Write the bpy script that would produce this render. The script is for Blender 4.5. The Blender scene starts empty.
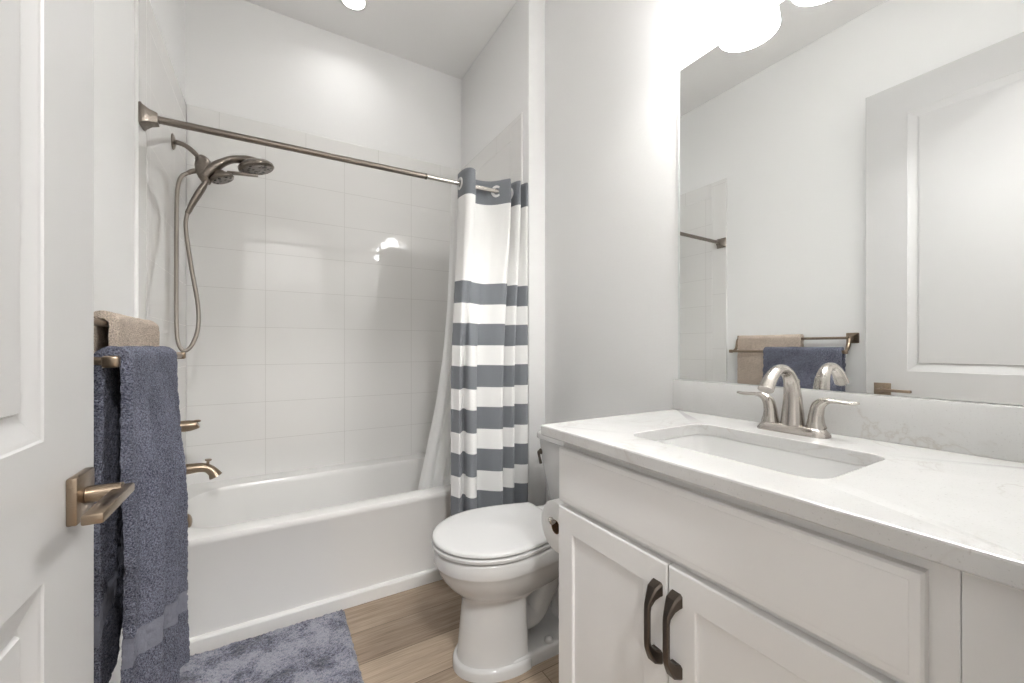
import bpy, bmesh, math, random
from math import sin, cos, pi, sqrt
from mathutils import Vector, Matrix, noise

random.seed(7)
S = bpy.context.scene
COL = S.collection

# ------------------------------------------------------------------ camera
cam_data = bpy.data.cameras.new('camera')
cam = bpy.data.objects.new('camera', cam_data)
COL.objects.link(cam)
cam.location = (0.3725, -2.6614, 1.142)
cam.rotation_euler = (math.radians(90), 0, -0.5342)
cam_data.sensor_width = 36.0
cam_data.lens = 36.0 * 405.4359 / 1024.0
cam_data.shift_y = (347.44 - 341.5) / 1024.0
cam_data.clip_start = 0.01
S.camera = cam

# ------------------------------------------------------------------ world, exposure, large lights
world = bpy.data.worlds.new('world')
S.world = world
world.use_nodes = True
world.node_tree.nodes['Background'].inputs[0].default_value = (0.9, 0.95, 1.0, 1)
world.node_tree.nodes['Background'].inputs[1].default_value = 0.3
S.view_settings.view_transform = 'Standard'
S.view_settings.look = 'None'
S.view_settings.gamma = 1.0
S.view_settings.use_curve_mapping = False
S.view_settings.exposure = 0.15

SHADE_EMIT = 17.5       # opal shades of the vanity light, outside of the glass
SHADE_INNER = 27.0      # the same glass seen from below, nearer the bulb
CAN_WATTS = 1.0         # recessed light over the tub
HALL_WATTS = 50.0       # added fill light in the hallway behind the camera
WARM = (1.0, 0.995, 0.985)


def area_light(name, loc, size, watts, color, rot=(0, 0, 0), shape='DISK', spread=pi):
    d = bpy.data.lights.new(name, 'AREA')
    d.shape = shape
    d.size = size
    d.energy = watts
    d.color = color
    d.spread = spread
    o = bpy.data.objects.new(name, d)
    o.location = loc
    o.rotation_euler = rot
    COL.objects.link(o)
    return o


area_light('recessed_lamp', (0.755, -0.31, 3.030), 0.11, CAN_WATTS, WARM, spread=2.6)
area_light('hall_fill_light', (0.55, -3.55, 2.93), 0.30, HALL_WATTS, WARM)  # added fill through the doorway, not a known lamp

# ------------------------------------------------------------------ materials


def lin(r, g, b):
    def f(c):
        c /= 255.0
        return c / 12.92 if c <= 0.04045 else ((c + 0.055) / 1.055) ** 2.4
    return (f(r), f(g), f(b), 1.0)


class Mat:
    def __init__(self, name, color=(0.8, 0.8, 0.8, 1), rough=0.5, metal=0.0, **kw):
        self.m = bpy.data.materials.new(name)
        self.m.use_nodes = True
        self.t = self.m.node_tree
        self.b = self.t.nodes['Principled BSDF']
        self.out = self.t.nodes['Material Output']
        self.set('Base Color', color)
        self.set('Roughness', rough)
        self.set('Metallic', metal)
        for k, v in kw.items():
            self.set(k.replace('_', ' '), v)

    def set(self, k, v):
        self.b.inputs[k].default_value = v

    def node(self, typ, **kw):
        n = self.t.nodes.new(typ)
        for k, v in kw.items():
            setattr(n, k, v)
        return n

    def link(self, a, b):
        self.t.links.new(a, b)

    def coord(self, kind='Object', scale=(1, 1, 1), rot=(0, 0, 0), loc=(0, 0, 0)):
        tc = self.node('ShaderNodeTexCoord')
        mp = self.node('ShaderNodeMapping')
        mp.inputs['Scale'].default_value = scale
        mp.inputs['Rotation'].default_value = rot
        mp.inputs['Location'].default_value = loc
        self.link(tc.outputs[kind], mp.inputs[0])
        return mp.outputs[0]

    def noise(self, vec, scale, detail=3.0, rough=0.5, dist=0.0):
        n = self.node('ShaderNodeTexNoise')
        n.inputs['Scale'].default_value = scale
        n.inputs['Detail'].default_value = detail
        n.inputs['Roughness'].default_value = rough
        n.inputs['Distortion'].default_value = dist
        self.link(vec, n.inputs['Vector'])
        return n.outputs['Fac']

    def ramp(self, fac, stops, interp='LINEAR'):
        r = self.node('ShaderNodeValToRGB')
        r.color_ramp.interpolation = interp
        e = r.color_ramp.elements
        while len(e) < len(stops):
            e.new(0.5)
        for el, (p, c) in zip(e, stops):
            el.position = p
            el.color = c
        self.link(fac, r.inputs[0])
        return r.outputs[0]

    def mix(self, fac, a, b, mode='MIX'):
        n = self.node('ShaderNodeMix', data_type='RGBA', blend_type=mode)
        for sock, v in ((n.inputs[0], fac), (n.inputs[6], a), (n.inputs[7], b)):
            if isinstance(v, (int, float, tuple)):
                sock.default_value = v
            else:
                self.link(v, sock)
        return n.outputs[2]

    def math(self, op, a, b=None, c=None):
        n = self.node('ShaderNodeMath', operation=op)
        for s, v in zip(n.inputs, (a, b, c)):
            if v is None:
                continue
            if isinstance(v, (int, float)):
                s.default_value = v
            else:
                self.link(v, s)
        return n.outputs[0]

    def bump(self, height, strength=0.2, dist=0.01, normal=None):
        n = self.node('ShaderNodeBump')
        n.inputs['Strength'].default_value = strength
        n.inputs['Distance'].default_value = dist
        self.link(height, n.inputs['Height'])
        if normal is not None:
            self.link(normal, n.inputs['Normal'])
        self.link(n.outputs[0], self.b.inputs['Normal'])
        return n.outputs[0]

    def color(self, out):
        self.link(out, self.b.inputs['Base Color'])


MATS = {}


def build_materials():
    # painted drywall
    m = Mat('wall_paint', (0.90, 0.896, 0.886, 1), 0.55)
    m.bump(m.noise(m.coord(), 140, 3), 0.12, 0.004)
    MATS['wall'] = m.m
    m = Mat('ceiling_paint', (0.91, 0.903, 0.89, 1), 0.8)
    m.bump(m.noise(m.coord(), 60, 4), 0.15, 0.006)
    MATS['ceiling'] = m.m
    m = Mat('trim_paint', (0.84, 0.83, 0.81, 1), 0.3)
    m.bump(m.noise(m.coord(), 60, 2), 0.03, 0.003)
    MATS['trim'] = m.m
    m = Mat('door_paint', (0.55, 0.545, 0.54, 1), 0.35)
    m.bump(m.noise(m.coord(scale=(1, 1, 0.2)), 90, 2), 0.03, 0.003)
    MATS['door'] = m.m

    def tile(name, w, h, ox, oy):
        m = Mat(name, (0.84, 0.83, 0.81, 1), 0.04)
        v = m.coord('UV', loc=(ox, oy, 0))
        br = m.node('ShaderNodeTexBrick', offset=0.0, squash=1.0)
        br.inputs['Color1'].default_value = (0.835, 0.825, 0.805, 1)
        br.inputs['Color2'].default_value = (0.845, 0.835, 0.815, 1)
        br.inputs['Mortar'].default_value = (0.60, 0.585, 0.56, 1)
        br.inputs['Scale'].default_value = 1.0
        br.inputs['Mortar Size'].default_value = 0.0011
        br.inputs['Mortar Smooth'].default_value = 0.3
        br.inputs['Bias'].default_value = 0.0
        br.inputs['Brick Width'].default_value = w
        br.inputs['Row Height'].default_value = h
        m.link(v, br.inputs['Vector'])
        m.color(br.outputs['Color'])
        n = m.noise(m.coord('UV'), 9, 2)
        hsum = m.math('ADD', m.math('MULTIPLY', n, 0.35), m.math('MULTIPLY', br.outputs['Fac'], -1.0))
        m.bump(hsum, 0.10, 0.004)
        m.link(m.math('MULTIPLY_ADD', br.outputs['Fac'], 0.5, 0.035), m.b.inputs['Roughness'])
        return m.m
    MATS['tile'] = tile('white_wall_tile', 0.4138, 0.2085, 0.0, 0.0)
    MATS['tile_top'] = tile('white_bullnose_tile_row', 0.4138, 5.0, 0.0, 0.0)
    MATS['tile_col'] = tile('white_bullnose_tile_column', 5.0, 0.4138, 0.0, 0.0)

    # wood look planks, running along x
    m = Mat('wood_plank_floor', rough=0.42)
    v = m.coord('UV')
    br = m.node('ShaderNodeTexBrick', offset=0.37, squash=1.0)
    br.inputs['Color1'].default_value = (0.0, 0, 0, 1)
    br.inputs['Color2'].default_value = (1.0, 1, 1, 1)
    br.inputs['Mortar'].default_value = (0.5, 0.5, 0.5, 1)
    br.inputs['Scale'].default_value = 1.0
    br.inputs['Mortar Size'].default_value = 0.0016
    br.inputs['Brick Width'].default_value = 1.2
    br.inputs['Row Height'].default_value = 0.178
    m.link(v, br.inputs['Vector'])
    sep = m.node('ShaderNodeSeparateColor')
    m.link(br.outputs['Color'], sep.inputs[0])
    comb = m.node('ShaderNodeCombineXYZ')
    m.link(m.math('MULTIPLY', sep.outputs[0], 7.3), comb.inputs[0])
    m.link(m.math('MULTIPLY', sep.outputs[0], 3.1), comb.inputs[2])
    va = m.node('ShaderNodeVectorMath', operation='ADD')
    m.link(v, va.inputs[0])
    m.link(comb.outputs[0], va.inputs[1])
    mp = m.node('ShaderNodeMapping')
    mp.inputs['Scale'].default_value = (1.1, 20, 1)
    m.link(va.outputs[0], mp.inputs[0])
    g1 = m.noise(mp.outputs[0], 2.2, 6, 0.62, 0.6)
    mp2 = m.node('ShaderNodeMapping')
    mp2.inputs['Scale'].default_value = (3, 90, 1)
    m.link(va.outputs[0], mp2.inputs[0])
    g2 = m.noise(mp2.outputs[0], 2.5, 3, 0.6)
    c1 = m.ramp(g1, [(0.32, lin(112, 93, 77)), (0.47, lin(166, 146, 125)), (0.62, lin(206, 187, 164))])
    c2 = m.mix(0.5, c1, m.ramp(g2, [(0.34, lin(104, 87, 73)), (0.66, lin(212, 193, 171))]), 'MIX')
    c3 = m.mix(0.5, c2, m.mix(sep.outputs[0], lin(122, 103, 87), lin(202, 182, 159)))
    c4 = m.mix(m.math('MULTIPLY', br.outputs['Fac'], 0.8), c3, lin(92, 77, 65))
    m.color(c4)
    m.bump(m.math('SUBTRACT', g2, br.outputs['Fac']), 0.12, 0.002)
    MATS['floor'] = m.m

    m = Mat('tub_acrylic', (0.86, 0.85, 0.83, 1), 0.14)
    m.bump(m.noise(m.coord(), 6, 1), 0.02, 0.004)
    MATS['tub'] = m.m
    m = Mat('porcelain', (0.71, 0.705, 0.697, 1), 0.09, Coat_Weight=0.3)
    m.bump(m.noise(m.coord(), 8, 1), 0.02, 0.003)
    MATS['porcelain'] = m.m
    m = Mat('sink_porcelain', (0.86, 0.855, 0.845, 1), 0.10)
    m.bump(m.noise(m.coord(), 8, 1), 0.02, 0.003)
    MATS['sinkware'] = m.m
    m = Mat('toilet_seat_plastic', (0.71, 0.706, 0.70, 1), 0.16)
    m.bump(m.noise(m.coord(), 30, 1), 0.01, 0.002)
    MATS['seat'] = m.m
    m = Mat('cabinet_paint', (0.90, 0.893, 0.884, 1), 0.38)
    m.bump(m.noise(m.coord(scale=(1, 1, 0.3)), 70, 2), 0.03, 0.003)
    MATS['cabinet'] = m.m
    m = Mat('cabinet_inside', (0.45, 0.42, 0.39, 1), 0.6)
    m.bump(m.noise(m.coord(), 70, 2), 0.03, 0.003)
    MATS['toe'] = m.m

    # white quartz with thin veins and specks
    m = Mat('white_quartz', rough=0.16)
    v = m.coord()
    n = m.noise(v, 3.2, 5, 0.55, 1.4)
    d = m.math('ABSOLUTE', m.math('SUBTRACT', n, 0.5))
    vein = m.ramp(d, [(0.0, (1, 1, 1, 1)), (0.008, (0.35, 0.35, 0.35, 1)), (0.024, (0, 0, 0, 1))])
    patch = m.ramp(m.noise(v, 5.0, 2), [(0.44, (0, 0, 0, 1)), (0.62, (1, 1, 1, 1))])
    base = m.ramp(m.noise(v, 12, 4), [(0.3, (0.66, 0.655, 0.645, 1)), (0.7, (0.70, 0.695, 0.685, 1))])
    sp = m.ramp(m.noise(v, 260, 2, 0.6), [(0.25, (0.45, 0.42, 0.39, 1)), (0.38, (1, 1, 1, 1))])
    c = m.mix(m.math('MULTIPLY', m.math('MULTIPLY', vein, patch), 0.55), base, (0.52, 0.48, 0.44, 1))
    c = m.mix(0.35, c, sp, 'MULTIPLY')
    m.color(c)
    MATS['quartz'] = m.m

    def metal(name, col, rough, scale=(1, 1, 60), bumpy=0.05):
        m = Mat(name, col, rough, 1.0)
        n = m.noise(m.coord(scale=scale), 60, 2)
        m.link(m.math('MULTIPLY_ADD', n, 0.16, rough - 0.08), m.b.inputs['Roughness'])
        m.bump(n, bumpy, 0.0006)
        return m.m
    MATS['nickel'] = metal('brushed_nickel', (0.52, 0.485, 0.45, 1), 0.23)
    MATS['warm_nickel'] = metal('warm_brushed_nickel', (0.235, 0.205, 0.178, 1), 0.29)
    MATS['bronze'] = metal('champagne_bronze', (0.335, 0.262, 0.195, 1), 0.30)
    MATS['dark_bronze'] = metal('dark_bronze', (0.125, 0.105, 0.09, 1), 0.36)
    MATS['chrome'] = metal('polished_chrome', (0.75, 0.75, 0.74, 1), 0.10, bumpy=0.01)
    m = Mat('dark_rubber', (0.03, 0.028, 0.026, 1), 0.6)
    m.bump(m.noise(m.coord(), 200, 2), 0.05, 0.001)
    MATS['rubber'] = m.m
    m = Mat('spray_plate', (0.30, 0.27, 0.24, 1), 0.4)
    vo = m.node('ShaderNodeTexVoronoi', feature='F1')
    vo.inputs['Scale'].default_value = 62
    m.link(m.coord(), vo.inputs['Vector'])
    m.color(m.ramp(vo.outputs['Distance'], [(0.34, (0.015, 0.014, 0.013, 1)), (0.44, (0.27, 0.245, 0.22, 1))]))
    m.bump(vo.outputs['Distance'], 0.2, 0.002)
    MATS['spray'] = m.m

    # hose: ribbed metal
    m = Mat('ribbed_metal_hose', (0.36, 0.325, 0.29, 1), 0.28, 1.0)
    w = m.node('ShaderNodeTexWave', wave_type='BANDS', bands_direction='Y')
    w.inputs['Scale'].default_value = 90
    m.link(m.coord('UV'), w.inputs['Vector'])
    m.bump(w.outputs['Fac'], 0.4, 0.001)
    MATS['hose'] = m.m

    def terry(name, dark, light, stripe=None):
        m = Mat(name, rough=0.95, Sheen_Weight=0.25, Sheen_Roughness=0.6)
        v = m.coord('UV')
        w = m.coord()
        n1 = m.noise(w, 330, 2, 0.6)
        n2 = m.noise(w, 9, 3)
        n3 = m.noise(w, 520, 2, 0.6)
        f = m.math('ADD', m.math('MULTIPLY', n1, 0.8), m.math('MULTIPLY', n2, 0.2))
        c = m.ramp(f, [(0.37, dark), (0.62, light)])
        h = m.math('ADD', n1, m.math('MULTIPLY', n3, 0.5))
        if stripe:
            sx = m.node('ShaderNodeSeparateXYZ')
            m.link(v, sx.inputs[0])
            inside = m.math('MULTIPLY', m.math('GREATER_THAN', sx.outputs[1], stripe[0]), m.math('LESS_THAN', sx.outputs[1], stripe[1]))
            c = m.mix(inside, c, stripe[2])
            h = m.math('MULTIPLY', h, m.math('SUBTRACT', 1.0, m.math('MULTIPLY', inside, 0.92)))
        m.color(c)
        m.bump(h, 1.0, 0.008)
        m.b.inputs['Sheen Tint'].default_value = light
        return m.m
    MATS['blue_terry'] = terry('blue_terry', lin(48, 52, 70), lin(138, 141, 158), (0.14, 0.195, lin(112, 114, 126)))
    MATS['beige_terry'] = terry('beige_terry', lin(176, 158, 142), lin(238, 222, 206), (0.06, 0.085, lin(200, 182, 164)))

    # bath mat: two tones of blue grey
    m = Mat('mat_pile', rough=1.0, Sheen_Weight=0.4, Sheen_Roughness=0.7)
    v = m.coord('UV')
    n1 = m.noise(v, 9, 6, 0.78, 0.3)
    n2 = m.noise(v, 170, 3, 0.8)
    f = m.math('ADD', m.math('MULTIPLY', n1, 0.6), m.math('MULTIPLY', n2, 0.4))
    m.color(m.ramp(f, [(0.435, lin(34, 38, 62)), (0.475, lin(92, 95, 117)), (0.55, lin(156, 156, 170))]))
    m.bump(n2, 0.9, 0.006)
    MATS['mat'] = m.m

    # curtain: grey and white bands, laid out by UV height in metres
    m = Mat('striped_curtain_cloth', rough=0.85, Sheen_Weight=0.15)
    tc = m.coord('UV')
    sx = m.node('ShaderNodeSeparateXYZ')
    m.link(tc, sx.inputs[0])
    z = sx.outputs[1]
    per = m.math('DIVIDE', m.math('SUBTRACT', 1.456, z), 0.2003)
    fr = m.math('FRACT', per)
    band = m.math('MULTIPLY', m.math('LESS_THAN', fr, 0.525), m.math('LESS_THAN', z, 1.456))
    band = m.math('MULTIPLY', band, m.math('GREATER_THAN', z, 0.12))
    top = m.math('GREATER_THAN', z, 1.868)
    anyb = m.math('MAXIMUM', band, top)
    weave = m.noise(m.coord('UV', scale=(600, 900, 1)), 1.0, 1)
    grey = m.mix(weave, lin(98, 102, 108), lin(138, 141, 146))
    wht = m.mix(weave, (0.82, 0.815, 0.80, 1), (0.87, 0.865, 0.85, 1))
    m.color(m.mix(anyb, wht, grey))
    m.bump(m.math('ADD', m.math('MULTIPLY', weave, 0.3), m.noise(m.coord('UV', scale=(6, 1.2, 1)), 5, 2)), 0.12, 0.006)
    MATS['curtain'] = m.m

    # liner: sheer white
    m = Mat('sheer_liner', (0.97, 0.97, 0.967, 1), 0.5)
    tr = m.node('ShaderNodeBsdfTranslucent')
    tr.inputs[0].default_value = (0.95, 0.95, 0.945, 1)
    ms = m.node('ShaderNodeMixShader')
    ms.inputs[0].default_value = 0.4
    m.link(m.b.outputs[0], ms.inputs[1])
    m.link(tr.outputs[0], ms.inputs[2])
    m.link(ms.outputs[0], m.out.inputs[0])
    m.bump(m.noise(m.coord('UV', scale=(4, 1.5, 1)), 6, 3), 0.25, 0.01)
    MATS['liner'] = m.m

    m = Mat('mirror_silver', (0.93, 0.94, 0.935, 1), 0.0, 1.0)
    MATS['mirror'] = m.m
    m = Mat('mirror_edge_glass', (0.80, 0.83, 0.81, 1), 0.08)
    m.bump(m.noise(m.coord(), 20, 1), 0.01, 0.001)
    MATS['mirror_edge'] = m.m

    m = Mat('opal_glass_lit', (0.9, 0.9, 0.88, 1), 0.2)
    m.b.inputs['Emission Color'].default_value = (1.0, 0.995, 0.985, 1)
    m.b.inputs['Emission Strength'].default_value = SHADE_EMIT
    MATS['opal'] = m.m
    m = Mat('opal_glass_inner', (0.9, 0.9, 0.88, 1), 0.2)
    m.b.inputs['Emission Color'].default_value = (1.0, 0.995, 0.985, 1)
    m.b.inputs['Emission Strength'].default_value = SHADE_INNER
    MATS['opal_inner'] = m.m
    m = Mat('lit_lens', (0.9, 0.9, 0.88, 1), 0.3)
    m.b.inputs['Emission Color'].default_value = (1.0, 0.985, 0.965, 1)
    m.b.inputs['Emission Strength'].default_value = 6.0
    MATS['lens'] = m.m

    m = Mat('tissue_paper', (0.92, 0.917, 0.905, 1), 0.95)
    m.bump(m.noise(m.coord(), 180, 3), 0.25, 0.002)
    MATS['paper'] = m.m
    m = Mat('cardboard', lin(120, 92, 68), 0.9)
    m.bump(m.noise(m.coord(), 120, 3), 0.2, 0.002)
    MATS['card'] = m.m


build_materials()

# ------------------------------------------------------------------ helpers


def wloc(o):
    v = Vector((0, 0, 0))
    while o is not None:
        v += o.location
        o = o.parent
    return v


def obj(name, bm, mat, parent=None, smooth=None, base=None):
    """Link a bmesh given in world metres as one mesh object; angle = smooth-shading limit in degrees."""
    me = bpy.data.meshes.new(name)
    off = wloc(parent) if parent is not None else (Vector(base) if base else Vector((0, 0, 0)))
    bmesh.ops.translate(bm, vec=-off, verts=bm.verts)
    bm.normal_update()
    bm.to_mesh(me)
    bm.free()
    me.materials.append(MATS[mat])
    if smooth is not None:
        for p in me.polygons:
            p.use_smooth = True
        me.set_sharp_from_angle(angle=math.radians(smooth))
    o = bpy.data.objects.new(name, me)
    COL.objects.link(o)
    if parent is not None:
        o.parent = parent
    elif base:
        o.location = base
    return o


def tag(o, label=None, cat=None, group=None, kind=None):
    if label:
        o['label'] = label
    if cat:
        o['category'] = cat
    if group:
        o['group'] = group
    if kind:
        o['kind'] = kind
    return o


def thing(name, label, cat, loc, group=None):
    o = bpy.data.objects.new(name, None)
    o.empty_display_size = 0.05
    o.location = loc
    COL.objects.link(o)
    return tag(o, label, cat, group)


def struct(name, bm, mat, smooth=None):
    return tag(obj(name, bm, mat, None, smooth), kind='structure')


def BM():
    bm = bmesh.new()
    bm.loops.layers.uv.new('UVMap')
    return bm


def box(bm, x0, x1, y0, y1, z0, z1, bev=0.0, seg=2):
    r = bmesh.ops.create_cube(bm, size=1.0)
    vs = r['verts']
    for v in vs:
        v.co = Vector(((x0 + x1) / 2 + v.co.x * (x1 - x0), (y0 + y1) / 2 + v.co.y * (y1 - y0), (z0 + z1) / 2 + v.co.z * (z1 - z0)))
    if bev > 0:
        es = set()
        for v in vs:
            es.update(v.link_edges)
        bmesh.ops.bevel(bm, geom=list(es), offset=bev, segments=seg, profile=0.5, affect='EDGES', clamp_overlap=True)
    return bm


def uv_planar(bm, ua, va, ou=0.0, ov=0.0):
    uv = bm.loops.layers.uv.verify()
    for f in bm.faces:
        for l in f.loops:
            l[uv].uv = (l.vert.co[ua] - ou, l.vert.co[va] - ov)


def loft(bm, rings, cap0=True, cap1=True, closed_ring=True, loop=False):
    """rings: equal-length lists of points."""
    uv = bm.loops.layers.uv.verify()
    vr = [[bm.verts.new(p) for p in r] for r in rings]
    n = len(vr[0])
    k = len(vr)
    # arc lengths for UV
    for i in range(k if loop else k - 1):
        a, b = vr[i], vr[(i + 1) % k]
        for j in range(n if closed_ring else n - 1):
            j2 = (j + 1) % n
            try:
                f = bm.faces.new((a[j], a[j2], b[j2], b[j]))
            except ValueError:
                continue
    if cap0 and not loop and closed_ring:
        bm.faces.new(vr[0][::-1])
    if cap1 and not loop and closed_ring:
        bm.faces.new(vr[-1])
    return vr


def fix(bm):
    bmesh.ops.recalc_face_normals(bm, faces=bm.faces)
    return bm


def rrect(cx0, cx1, cy0, cy1, r, z, k=8):
    """rounded rectangle, corner radii r = scalar or 4 (x1y1, x0y1, x0y0, x1y0), counter-clockwise."""
    if not isinstance(r, (tuple, list)):
        r = (r,) * 4
    pts = []
    corners = ((cx1 - r[0], cy1 - r[0], 0, r[0]), (cx0 + r[1], cy1 - r[1], 90, r[1]), (cx0 + r[2], cy0 + r[2], 180, r[2]), (cx1 - r[3], cy0 + r[3], 270, r[3]))
    for x, y, a0, rr in corners:
        for i in range(k + 1):
            a = math.radians(a0 + 90.0 * i / k)
            pts.append(Vector((x + rr * cos(a), y + rr * sin(a), z)))
    return pts


def catmull(pts, n):
    P = [Vector(p) for p in pts]
    P = [P[0] * 2 - P[1]] + P + [P[-1] * 2 - P[-2]]
    out = []
    m = len(P) - 3
    for i in range(n):
        t = i / (n - 1) * m
        k = min(int(t), m - 1)
        f = t - k
        a, b, c, d = P[k], P[k + 1], P[k + 2], P[k + 3]
        out.append(0.5 * ((2 * b) + (c - a) * f + (2 * a - 5 * b + 4 * c - d) * f * f + (3 * b - a - 3 * c + d) * f ** 3))
    return out


def lerp(a, b, t):
    return a + (b - a) * t


def interp(xs, ys, x):
    if x <= xs[0]:
        return ys[0]
    for i in range(len(xs) - 1):
        if x <= xs[i + 1]:
            return lerp(ys[i], ys[i + 1], (x - xs[i]) / (xs[i + 1] - xs[i]))
    return ys[-1]


def smoothstep(t):
    t = max(0.0, min(1.0, t))
    return t * t * (3 - 2 * t)


def tube(bm, pts, radii, seg=16, n=None, cap=True, squash=None, curve=True):
    """Sweep a circle (or ellipse) along points; radii = scalar or one per control point."""
    if not isinstance(radii, (list, tuple)):
        radii = [radii] * len(pts)
    if curve and len(pts) > 2:
        n = n or len(pts) * 6
        P = catmull(pts, n)
        R = [interp(list(range(len(radii))), radii, i / (n - 1) * (len(radii) - 1)) for i in range(n)]
    else:
        P = [Vector(p) for p in pts]
        R = list(radii)
    uv = bm.loops.layers.uv.verify()
    rings = []
    T0 = (P[1] - P[0]).normalized()
    up = Vector((0, 1, 0)) if abs(T0.y) < 0.9 else Vector((1, 0, 0))
    N = (up - T0 * up.dot(T0)).normalized()
    L = 0.0
    for i, p in enumerate(P):
        T = (P[min(i + 1, len(P) - 1)] - P[max(i - 1, 0)]).normalized()
        N = (N - T * N.dot(T)).normalized()
        B = T.cross(N)
        sq = squash or (1, 1)
        rings.append([p + (N * cos(2 * pi * j / seg) * sq[0] + B * sin(2 * pi * j / seg) * sq[1]) * R[i] for j in range(seg)])
    v0 = len(bm.faces)
    vr = [[bm.verts.new(q) for q in r] for r in rings]
    for i in range(len(vr) - 1):
        seglen = (P[i + 1] - P[i]).length
        for j in range(seg):
            j2 = (j + 1) % seg
            f = bm.faces.new((vr[i][j], vr[i][j2], vr[i + 1][j2], vr[i + 1][j]))
            for l, (uu, vv) in zip(f.loops, ((j / seg, L), ((j + 1) / seg, L), ((j + 1) / seg, L + seglen), (j / seg, L + seglen))):
                l[uv].uv = (uu, vv)
        L += seglen
    if cap:
        bm.faces.new(vr[0][::-1])
        bm.faces.new(vr[-1])
    return bm


def lathe(bm, profile, center, axis=(0, 0, 1), seg=32):
    """profile: (radius, height) pairs, spun about axis through center."""
    ax = Vector(axis).normalized()
    q = Vector((0, 0, 1)).rotation_difference(ax)
    rings = []
    for r, h in profile:
        rings.append([Vector(center) + q @ Vector((max(r, 1e-5) * cos(2 * pi * j / seg), max(r, 1e-5) * sin(2 * pi * j / seg), h)) for j in range(seg)])
    loft(bm, rings, True, True)
    return bm


def prism(bm, outline, axis, a, b, bev=0.0):
    """outline of 2-D points in the plane normal to axis ('x','y','z'), extruded from a to b."""
    def P(u, v, w):
        return {'x': (w, u, v), 'y': (u, w, v), 'z': (u, v, w)}[axis]
    loft(bm, [[Vector(P(u, v, a)) for u, v in outline], [Vector(P(u, v, b)) for u, v in outline]])
    if bev:
        es = [e for e in bm.edges]
        bmesh.ops.bevel(bm, geom=es, offset=bev, segments=2, profile=0.5, affect='EDGES', clamp_overlap=True)
    return bm


# ------------------------------------------------------------------ room shell
XL, XT = -0.018, -0.010        # painted left wall, face of its tile
XA = 1.524                     # tile face of the alcove's right end
XR = 1.6394                    # mirror wall
YA = -0.874                    # front of the alcove's end wall
YF = -2.605                    # door wall, room side
ZC = 3.05
ROOM_BACK = 0.008

bm = BM(); box(bm, -1.6, 2.6, -4.4, 0.15, -0.08, 0.0); uv_planar(bm, 0, 1, 0.88 - 1.2 * 0.37, -0.95); struct('floor', bm, 'floor')
bm = BM(); box(bm, -1.6, 2.6, -4.4, 0.15, ZC, ZC + 0.1); struct('ceiling', bm, 'ceiling')
bm = BM(); box(bm, XL - 0.12, XL, YF, 0.15, 0, ZC); struct('wall_left', bm, 'wall')
bm = BM(); box(bm, XL, XR + 0.12, ROOM_BACK, 0.15, 0, ZC); struct('wall_back', bm, 'wall')
bm = BM(); box(bm, XR, XR + 0.12, YF, ROOM_BACK, 0, ZC); struct('wall_right', bm, 'wall')
bm = BM(); box(bm, XA + 0.008, XR, YA, ROOM_BACK, 0, ZC, 0.004, 2); struct('wall_alcove', bm, 'wall', 30)
bm = BM()
box(bm, -1.6, 0.070, YF - 0.12, YF, 0, ZC)
box(bm, 0.905, 2.6, YF - 0.12, YF, 0, ZC)
box(bm, 0.070, 0.905, YF - 0.12, YF, 2.53, ZC)
struct('wall_front', bm, 'wall')
# hallway behind the doorway
bm = BM(); box(bm, -1.6, 2.6, -4.4, -4.28, 0, ZC); struct('wall_hall_back', bm, 'wall')
bm = BM(); box(bm, -1.6, -1.48, -4.28, YF - 0.12, 0, ZC); struct('wall_hall_left', bm, 'wall')
bm = BM(); box(bm, 2.48, 2.6, -4.28, YF - 0.12, 0, ZC); struct('wall_hall_right', bm, 'wall')
# door jamb lining
bm = BM()
box(bm, 0.070, 0.083, YF - 0.125, YF + 0.003, 0, 2.53, 0.002)
box(bm, 0.892, 0.905, YF - 0.125, YF + 0.003, 0, 2.53, 0.002)
box(bm, 0.083, 0.892, YF - 0.125, YF + 0.003, 2.517, 2.53, 0.002)
struct('trim_1', bm, 'trim')

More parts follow.
